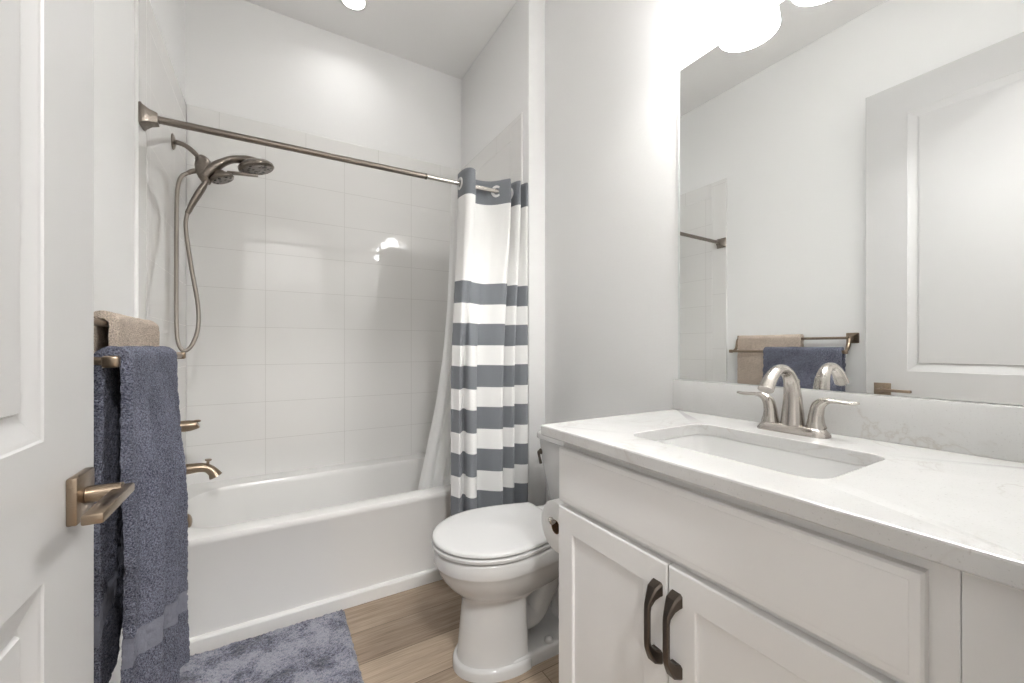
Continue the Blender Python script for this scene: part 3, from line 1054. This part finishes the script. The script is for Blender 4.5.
bm = BM()
rings = []
for z, xf, xb, hw_, c_, hb_ in ((0.0, 0.926, 1.175, 0.132, 1.12, 0.128), (0.026, 0.927, 1.175, 0.131, 1.12, 0.127), (0.034, 0.931, 1.175, 0.127, 1.12, 0.124), (0.037, 0.940, 1.172, 0.118, 1.12, 0.116), (0.045, 0.943, 1.172, 0.115, 1.12, 0.113), (0.12, 0.949, 1.170, 0.111, 1.12, 0.109), (0.20, 0.957, 1.168, 0.106, 1.12, 0.104), (0.240, 0.961, 1.168, 0.104, 1.12, 0.102),
                              (0.254, 0.957, 1.20, 0.108, 1.12, 0.104), (0.275, 0.935, 1.28, 0.128, 1.12, 0.115), (0.305, 0.905, 1.34, 0.154, 1.10, 0.130), (0.335, 0.884, 1.39, 0.172, 1.09, 0.142), (0.362, 0.872, 1.41, 0.182, 1.08, 0.150), (0.376, 0.867, 1.415, 0.187, 1.08, 0.152), (0.383, 0.861, 1.415, 0.192, 1.08, 0.154), (0.388, 0.859, 1.415, 0.194, 1.08, 0.155), (0.428, 0.860, 1.415, 0.194, 1.08, 0.155), (0.434, 0.864, 1.41, 0.190, 1.08, 0.152), (0.436, 0.874, 1.41, 0.182, 1.08, 0.150)):
    rings.append(profile_ring(xf, xb, hw_, z, c_, hb_))
loft(bm, rings)
# foot flange running back to the wall
fr = []
for z, g_ in ((0.0, 0.0), (0.034, 0.0), (0.044, 0.006), (0.046, 0.014)):
    fr.append(rrect(1.06 + g_, 1.50 - g_, YT - 0.122 + g_, YT + 0.122 - g_, 0.05, z, 6))
loft(bm, fr)
# trapway
tube(bm, [(1.10, YT, 0.215), (1.17, YT, 0.130), (1.24, YT, 0.125), (1.29, YT, 0.200), (1.34, YT, 0.265), (1.41, YT, 0.230), (1.435, YT, 0.120), (1.435, YT, 0.03)], [0.070, 0.062, 0.062, 0.064, 0.066, 0.064, 0.066, 0.078], 24, 60, squash=(1.15, 0.9))
# bowl underside to the tank
loft(bm, [rrect(1.24, 1.44, YT - 0.10, YT + 0.10, 0.04, 0.27, 6), rrect(1.24, 1.50, YT - 0.155, YT + 0.155, 0.05, 0.36, 6), rrect(1.24, 1.56, YT - 0.165, YT + 0.165, 0.05, 0.4325, 6)])
obj('bowl', fix(bm), 'porcelain', toi, 50)
# seat ring (outer and inner outline)
bm = BM()


def seat_out(ins, z):
    return profile_ring(0.852 + ins, 1.338 - ins, 0.199 - ins, z, 1.08, 0.148 - ins)


def seat_in(z):
    return profile_ring(0.930, 1.235, 0.112, z, 1.06, 0.09)


loft(bm, [seat_in(0.4405), seat_out(0.012, 0.4405), seat_out(0.001, 0.4425), seat_out(0.0, 0.446), seat_out(0.0, 0.452), seat_out(0.003, 0.4545), seat_out(0.014, 0.456), seat_in(0.456)], loop=True)
obj('seat', fix(bm), 'seat', toi, 50)
bm = BM()
loft(bm, [seat_out(0.014, 0.4605), seat_out(0.005, 0.4605), seat_out(0.002, 0.463), seat_out(0.0025, 0.470), seat_out(0.007, 0.4735), seat_out(0.020, 0.4755), seat_out(0.05, 0.4765), seat_out(0.10, 0.477)])
obj('lid', fix(bm), 'seat', toi, 50)
for yy in (YT - 0.075, YT + 0.075):
    bm = BM(); box(bm, 1.318, 1.366, yy - 0.02, yy + 0.02, 0.437, 0.470, 0.008, 3); obj('seat_hinge', bm, 'seat', toi, 40)
# tank
bm = BM()
tr = []
for z, x0, hy in ((0.437, 1.455, 0.165), (0.445, 1.447, 0.172), (0.55, 1.432, 0.192), (0.66, 1.420, 0.209), (0.730, 1.415, 0.214)):
    tr.append(rrect(x0, 1.618, YT - hy, YT + hy, (0.03, 0.045, 0.045, 0.03), z, 8))
loft(bm, tr)
obj('tank', fix(bm), 'porcelain', toi, 40)
bm = BM()
tl = []
for z, i_ in ((0.731, 0.004), (0.734, 0.0), (0.752, 0.0), (0.760, 0.003), (0.765, 0.010), (0.767, 0.03)):
    tl.append(rrect(1.403 + i_, 1.626 - i_, YT - 0.222 + i_, YT + 0.222 - i_, (0.03, 0.05, 0.05, 0.03), z, 8))
loft(bm, tl)
obj('tank_lid', fix(bm), 'porcelain', toi, 40)
bm = BM(); lathe(bm, [(0, 0), (0.013, 0), (0.013, 0.006), (0.008, 0.012), (0, 0.012)], (1.424, YT + 0.180, 0.672), (-1, 0, 0), 20)
tube(bm, [(1.414, YT + 0.180, 0.672), (1.408, YT + 0.180, 0.670), (1.407, YT + 0.172, 0.648), (1.409, YT + 0.164, 0.622)], [0.006, 0.007, 0.0055, 0.0065], 12, 14)
tag(obj('flush_lever', fix(bm), 'dark_bronze', toi, 40), 'small dark flush lever')
for yy in (YT - 0.100, YT + 0.100):
    bm = BM(); lathe(bm, [(0, 0), (0.017, 0), (0.016, 0.010), (0.010, 0.016), (0, 0.018)], (1.262, yy, 0.0455), (0, 0, 1), 20); obj('bolt_cap', fix(bm), 'seat', toi, 40)

# ------------------------------------------------------------------ vanity cabinet
VX = 1.065          # faces of doors and drawer front
VF = 1.085          # face frame
VY0, VY1 = -2.5165, -1.745
van = thing('vanity_cabinet', 'light grey shaker vanity cabinet with two doors and a false drawer front', 'cabinet', (1.35, -2.13, 0))
bm = BM()
box(bm, VF, VF + 0.019, VY0, VY1, 0.10, 0.8885, 0.001, 1)                    # face frame board
box(bm, VF + 0.019, XR - 0.002, VY1 - 0.016, VY1, 0.0, 0.8885, 0.001, 1)      # left side
box(bm, VF + 0.019, XR - 0.002, VY0, VY0 + 0.016, 0.0, 0.8885, 0.001, 1)      # right side
box(bm, VF + 0.019, XR - 0.002, VY0 + 0.016, VY1 - 0.016, 0.10, 0.118)        # bottom
obj('carcass', bm, 'cabinet', van, 40)
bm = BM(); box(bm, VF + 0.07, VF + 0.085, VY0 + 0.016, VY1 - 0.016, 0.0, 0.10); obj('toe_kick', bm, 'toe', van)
bm = BM(); box(bm, VF + 0.0005, VF + 0.019, -2.603, VY0 - 0.0004, 0.0, 0.8885, 0.001, 1); obj('filler_strip', bm, 'cabinet', van, 40)


def slab_front(y0, y1, z0, z1, d=0.0195):
    """flat drawer front with a shallow bevel around its face"""
    bm = BM()
    rings = []
    for ins, x in ((0.0, VX + d), (0.0, VX + 0.005), (0.003, VX + 0.0015), (0.0135, VX + 0.0008), (0.0145, VX)):
        rings.append([Vector((x, y, z)) for y, z in ((y0 + ins, z0 + ins), (y1 - ins, z0 + ins), (y1 - ins, z1 - ins), (y0 + ins, z1 - ins))])
    loft(bm, rings)
    return fix(bm)


def shaker(y0, y1, z0, z1, st=0.062, d=0.0195):
    bm = BM()
    rings = []
    for ins, x in ((0.0, VX + d), (0.0, VX + 0.003), (0.003, VX), (st - 0.002, VX), (st, VX + 0.0012), (st + 0.001, VX + 0.0075)):
        rings.append([Vector((x, y, z)) for y, z in ((y0 + ins, z0 + ins), (y1 - ins, z0 + ins), (y1 - ins, z1 - ins), (y0 + ins, z1 - ins))])
    loft(bm, rings)
    return fix(bm)


obj('drawer_front', slab_front(-2.489, -1.746, 0.7135, 0.862), 'cabinet', van)


def pull(yc):
    bm = BM()
    hw_ = 0.0062
    zt, zb = 0.651, 0.491
    # side outline (x, z) of the bar and its two flared feet, with half widths
    path = [(VX, zt, 0.0140, 0.0150), (VX - 0.010, zt - 0.004, 0.0125, 0.0135), (VX - 0.020, zt - 0.014, 0.0090, 0.0085), (VX - 0.029, zt - 0.028, 0.0064, 0.0055)]
    path = [(x, z - 0.010, w, t) for x, z, w, t in path]
    mid = [(VX - 0.0305, zt - 0.050, 0.0062, 0.0045), (VX - 0.0305, (zt + zb) / 2, 0.0062, 0.0045), (VX - 0.0305, zb + 0.050, 0.0062, 0.0045)]
    low = [(x, zb + zt - z, w, t) for x, z, w, t in path[::-1]]
    allp = path + mid + low
    P = [Vector((x, yc, z)) for x, z, w, t in allp]
    rings = []
    for i, (x, z, w, t) in enumerate(allp):
        T = (P[min(i + 1, len(P) - 1)] - P[max(i - 1, 0)]).normalized()
        if i == 0:
            T = Vector((-1, 0, 0))
        if i == len(P) - 1:
            T = Vector((1, 0, 0))
        B = Vector((0, 1, 0))
        N = T.cross(B)
        rings.append([P[i] + B * (sx * w) + N * (sz * t) for sx, sz in ((1, 0.7), (0.7, 1), (-0.7, 1), (-1, 0.7), (-1, -0.7), (-0.7, -1), (0.7, -1), (1, -0.7))])
    loft(bm, rings)
    return fix(bm)


for y0, y1, yc, side in ((-2.1105, -1.746, -2.087, 'l'), (-2.489, -2.1135, -2.1335, 'r')):
    dr = obj('cabinet_door', shaker(y0, y1, 0.115, 0.699), 'cabinet', van)
    tag(obj('pull_handle', pull(yc), 'dark_bronze', dr, 35), 'dark bronze bar pull')

# ------------------------------------------------------------------ countertop with backsplash, sink
CZ0, CZ1 = 0.889, 0.919
CX0, CX1 = 1.0407, XR - 0.001
CY0, CY1 = YF + 0.001, -1.6936
SX0, SX1, SY0, SY1 = 1.160, 1.458, -2.343, -1.915
ct = thing('countertop', 'white quartz countertop with faint veins and a low backsplash', 'countertop', (1.35, -2.15, CZ0))
bm = BM()
K = 8


def orect(i, z):
    return rrect(CX0 + i, CX1 - i, CY0 + i, CY1 - i, 0.004, z, K)


def hole(i, z):
    return rrect(SX0 - i, SX1 + i, SY0 - i, SY1 + i, 0.040 + i, z, K)


loft(bm, [hole(0.0, CZ0), orect(0.0025, CZ0), orect(0.0, CZ0 + 0.003), orect(0.0, CZ1 - 0.004), orect(0.0012, CZ1 - 0.0012), orect(0.004, CZ1), hole(0.0025, CZ1), hole(0.0007, CZ1 - 0.0008), hole(0.0, CZ1 - 0.0025)], loop=True)
obj('slab', fix(bm), 'quartz', ct, 18)
bm = BM(); box(bm, 1.6194, XR - 0.001, CY0, CY1, CZ1, 1.0265, 0.002, 2); obj('backsplash', bm, 'quartz', ct, 40)

sk = thing('sink', 'white rectangular undermount sink set in the quartz countertop', 'sink', (1.31, -2.13, 0.75))
bm = BM()


def sring(i, z, r=None):
    return rrect(SX0 + i, SX1 - i, SY0 + i, SY1 - i, max(0.042 - i * 0.3, 0.03) if r is None else r, z, K)


loft(bm, [sring(-0.018, CZ0 - 0.014, 0.05), sring(-0.018, CZ0 - 0.0005, 0.05), sring(-0.0035, CZ0 - 0.0005), sring(-0.001, CZ0 - 0.003), sring(0.001, CZ0 - 0.03), sring(0.006, 0.80), sring(0.012, 0.775), sring(0.024, 0.760), sring(0.042, 0.755), sring(0.10, 0.752), sring(0.125, 0.751, 0.02)], False, True)
sbm = fix(bm)
so = obj('basin', sbm, 'sinkware', sk, 40)
md = so.modifiers.new('wall', 'SOLIDIFY'); md.thickness = 0.006; md.offset = -1.0
bm = BM(); lathe(bm, [(0, 0), (0.030, 0), (0.028, 0.003), (0.018, 0.004), (0.016, 0.008), (0, 0.009)], (1.309, -2.129, 0.7572), (0, 0, 1), 24); obj('drain', fix(bm), 'nickel', sk, 40)

# ------------------------------------------------------------------ faucet
FY = -2.118
fc = thing('faucet', 'brushed nickel two handle faucet with high arc spout behind the sink', 'faucet', (1.55, FY, CZ1))
bm = BM()
fb = []
for z, i_ in ((CZ1, 0.0), (CZ1 + 0.004, 0.0), (CZ1 + 0.018, 0.008), (CZ1 + 0.021, 0.012)):
    fb.append(rrect(1.521 + i_, 1.582 - i_, FY - 0.084 + i_, FY + 0.084 - i_, 0.026 - i_ * 0.4, z, 6))
loft(bm, fb)
obj('base_plate', fix(bm), 'nickel', fc, 40)
bm = BM()
tube(bm, [(1.553, FY, CZ1 + 0.018), (1.554, FY, CZ1 + 0.050), (1.553, FY, CZ1 + 0.095), (1.543, FY, CZ1 + 0.138), (1.515, FY, CZ1 + 0.164), (1.478, FY, CZ1 + 0.165), (1.445, FY, CZ1 + 0.145), (1.422, FY, CZ1 + 0.118)], [0.0255, 0.0230, 0.0190, 0.0155, 0.0130, 0.0130, 0.0145, 0.0165], 26, 70, squash=(1.12, 0.92))
spt = obj('spout', fix(bm), 'nickel', fc, 50)
bm = BM(); tube(bm, [(1.580, FY, CZ1 + 0.020), (1.580, FY, CZ1 + 0.130)], 0.0028, 10, curve=False); lathe(bm, [(0, 0), (0.005, 0), (0.0055, 0.006), (0.004, 0.010), (0, 0.011)], (1.580, FY, CZ1 + 0.128), (0, 0, 1), 14); obj('lift_rod', fix(bm), 'nickel', fc, 50)
for sg, yy in ((1, FY + 0.054), (-1, FY - 0.054)):
    bm = BM()
    tube(bm, [(1.552, yy, CZ1 + 0.018), (1.552, yy, CZ1 + 0.036), (1.552, yy + sg * 0.001, CZ1 + 0.056), (1.551, yy + sg * 0.007, CZ1 + 0.078), (1.550, yy + sg * 0.024, CZ1 + 0.090), (1.549, yy + sg * 0.048, CZ1 + 0.092), (1.548, yy + sg * 0.072, CZ1 + 0.090), (1.547, yy + sg * 0.088, CZ1 + 0.094)],
         [0.0225, 0.0185, 0.0160, 0.0145, 0.0100, 0.0080, 0.0080, 0.0055], 22, 60, squash=(1.0, 0.95))
    # flatten the lever end
    for v in bm.verts:
        k = smoothstep((sg * (v.co.y - yy) - 0.016) / 0.02)
        zc = CZ1 + 0.0910
        v.co.z = lerp(v.co.z, zc + (v.co.z - zc) * 0.62, k)
        v.co.x = lerp(v.co.x, 1.549 + (v.co.x - 1.549) * 1.25, k)
    obj('handle', fix(bm), 'nickel', fc, 50)

# ------------------------------------------------------------------ mirror
mr = thing('mirror', 'large frameless wall mirror above the backsplash', 'mirror', (XR, -2.13, 1.028))
MY0, MY1, MZ0, MZ1 = -2.585, -1.7065, 1.028, 2.137
bm = BM(); box(bm, XR - 0.006, XR - 0.001, MY0, MY1, MZ0, MZ1); obj('pane_edge', bm, 'mirror_edge', mr)
bm = BM()
vs = [bm.verts.new(p) for p in ((XR - 0.0064, MY1 - 0.009, MZ0 + 0.001), (XR - 0.0064, MY1 - 0.009, MZ1 - 0.002), (XR - 0.0064, MY0 + 0.002, MZ1 - 0.002), (XR - 0.0064, MY0 + 0.002, MZ0 + 0.001))]
r = bm.faces.new(vs)
ex = bmesh.ops.extrude_face_region(bm, geom=[r])
bmesh.ops.translate(bm, vec=(0.0003, 0, 0), verts=[g for g in ex['geom'] if isinstance(g, bmesh.types.BMVert)])
obj('glass', fix(bm), 'mirror', mr)

# ------------------------------------------------------------------ vanity light
vl = thing('vanity_light', 'three shade vanity light bar with lit opal glass above the mirror', 'wall light', (XR, FY, 2.36))
bm = BM(); box(bm, XR - 0.024, XR - 0.0005, FY - 0.30, FY + 0.30, 2.350, 2.420, 0.006, 3); obj('back_plate', bm, 'nickel', vl, 40)
for k in (-1, 0, 1):
    yy = FY + k * 0.227
    bm = BM(); tube(bm, [(XR - 0.022, yy, 2.387), (XR - 0.070, yy, 2.401), (XR - 0.115, yy, 2.397), (1.512, yy, 2.370)], 0.008, 14, 26); obj('arm', fix(bm), 'nickel', vl, 40)
    bm = BM(); lathe(bm, [(0, 0.045), (0.022, 0.042), (0.028, 0.020), (0.028, 0.0), (0, 0.0)], (1.512, yy, 2.333), (0, 0, 1), 24); obj('socket_cup', fix(bm), 'nickel', vl, 40)
    bm = BM()
    lathe(bm, [(0.030, 0.150), (0.046, 0.146), (0.066, 0.125), (0.078, 0.085), (0.086, 0.040), (0.091, 0.004), (0.090, 0.0), (0.086, 0.002), (0.082, 0.040), (0.074, 0.083), (0.062, 0.121), (0.044, 0.140), (0.030, 0.144)], (1.512, yy, 2.203), (0, 0, 1), 44)
    bmesh.ops.delete(bm, geom=[f for f in bm.faces if len(f.verts) > 4], context='FACES')
    shd = tag(obj('shade', fix(bm), 'opal', vl, 60), 'lit white opal glass shade')
    shd.data.materials.append(MATS['opal_inner'])
    for p in shd.data.polygons:
        c = p.center + shd.matrix_basis.translation
        rad = Vector((p.center.x + vl.location.x - 1.512, p.center.y + vl.location.y - yy, 0))
        if p.normal.dot(rad) < 0:
            p.material_index = 1
    bm = BM(); lathe(bm, [(0, -0.050), (0.018, -0.046), (0.029, -0.030), (0.030, -0.015), (0.020, 0.020), (0.013, 0.040), (0, 0.040)], (1.512, yy, 2.293), (0, 0, 1), 24); obj('bulb', fix(bm), 'lens', shd, 60)

# ------------------------------------------------------------------ ceiling lights
rl = thing('recessed_light', 'round recessed ceiling light lit above the tub', 'ceiling light', (0.755, -0.31, ZC))
bm = BM(); lathe(bm, [(0.060, -0.010), (0.064, -0.012), (0.078, -0.006), (0.080, -0.0005), (0.060, -0.0005)], (0.755, -0.31, ZC), (0, 0, 1), 40)
bmesh.ops.delete(bm, geom=[f for f in bm.faces if len(f.verts) > 4], context='FACES')
obj('trim_ring', fix(bm), 'trim', rl, 50)
bm = BM(); lathe(bm, [(0, -0.009), (0.061, -0.009), (0.061, -0.003), (0, -0.003)], (0.755, -0.31, ZC), (0, 0, 1), 40); obj('lens', fix(bm), 'lens', rl, 50)

# ------------------------------------------------------------------ toilet paper
ph = thing('toilet_paper_holder', 'nickel post holder for the paper roll on the side of the vanity', 'paper holder', (1.19, VY1, 0.60))
RC = Vector((1.12, -1.660, 0.598))
bm = BM(); lathe(bm, [(0, 0), (0.024, 0), (0.024, 0.005), (0.012, 0.012), (0, 0.012)], (1.262, VY1, RC.z), (0, 1, 0), 24); obj('wall_plate', fix(bm), 'nickel', ph, 40)
bm = BM(); tube(bm, [(1.262, VY1 + 0.01, RC.z), (1.262, RC.y - 0.014, RC.z), (1.252, RC.y, RC.z + 0.006), (1.235, RC.y, RC.z + 0.008), (1.14, RC.y, RC.z + 0.008), (1.108, RC.y, RC.z + 0.009), (1.102, RC.y, RC.z + 0.018)], 0.0065, 14, 50); obj('arm', fix(bm), 'nickel', ph, 40)
bm = BM(); lathe(bm, [(0, 0), (0.008, 0.001), (0.009, 0.006), (0.006, 0.010), (0, 0.011)], (1.102, RC.y, RC.z + 0.016), (0, 0, 1), 16); obj('end_knob', fix(bm), 'nickel', ph, 40)
roll = thing('toilet_paper_roll', 'white toilet paper roll hanging beside the vanity, cardboard core showing', 'paper roll', (1.17, RC.y, RC.z))
bm = BM()
n = 56
ri, ro = 0.021, 0.0775
rg = []
for x, rr in ((1.12, ri), (1.12, ro - 0.003), (1.123, ro), (1.222, ro), (1.225, ro - 0.003), (1.225, ri)):
    rg.append([Vector((x, RC.y + rr * cos(2 * pi * j / n), RC.z - 0.006 + rr * sin(2 * pi * j / n))) for j in range(n)])
loft(bm, rg, loop=True)
obj('paper', fix(bm), 'paper', roll, 50)
bm = BM()
rg = []
for x, rr in ((1.1195, ri), (1.1195, ri - 0.0015), (1.2255, ri - 0.0015), (1.2255, ri)):
    rg.append([Vector((x, RC.y + rr * cos(2 * pi * j / n), RC.z - 0.006 + rr * sin(2 * pi * j / n))) for j in range(n)])
loft(bm, rg, loop=True)
tag(obj('cardboard_core', fix(bm), 'card', roll, 50), 'brown cardboard core')

# glowing fixture added behind the camera to go with the hallway fill light
hl = thing('hall_fill_fixture', 'round glowing fixture added as fill light in the unseen hallway', 'ceiling light', (0.55, -3.55, ZC))
bm = BM(); lathe(bm, [(0, 0), (0.17, 0), (0.17, -0.02), (0.0, -0.02)], (0.55, -3.55, ZC), (0, 0, 1), 40); obj('fill_base', fix(bm), 'trim', hl, 40)
bm = BM(); lathe(bm, [(0, -0.02), (0.155, -0.02), (0.165, -0.05), (0.14, -0.09), (0, -0.105)], (0.55, -3.55, ZC), (0, 0, 1), 40); obj('fill_diffuser', fix(bm), 'lens', hl, 60)
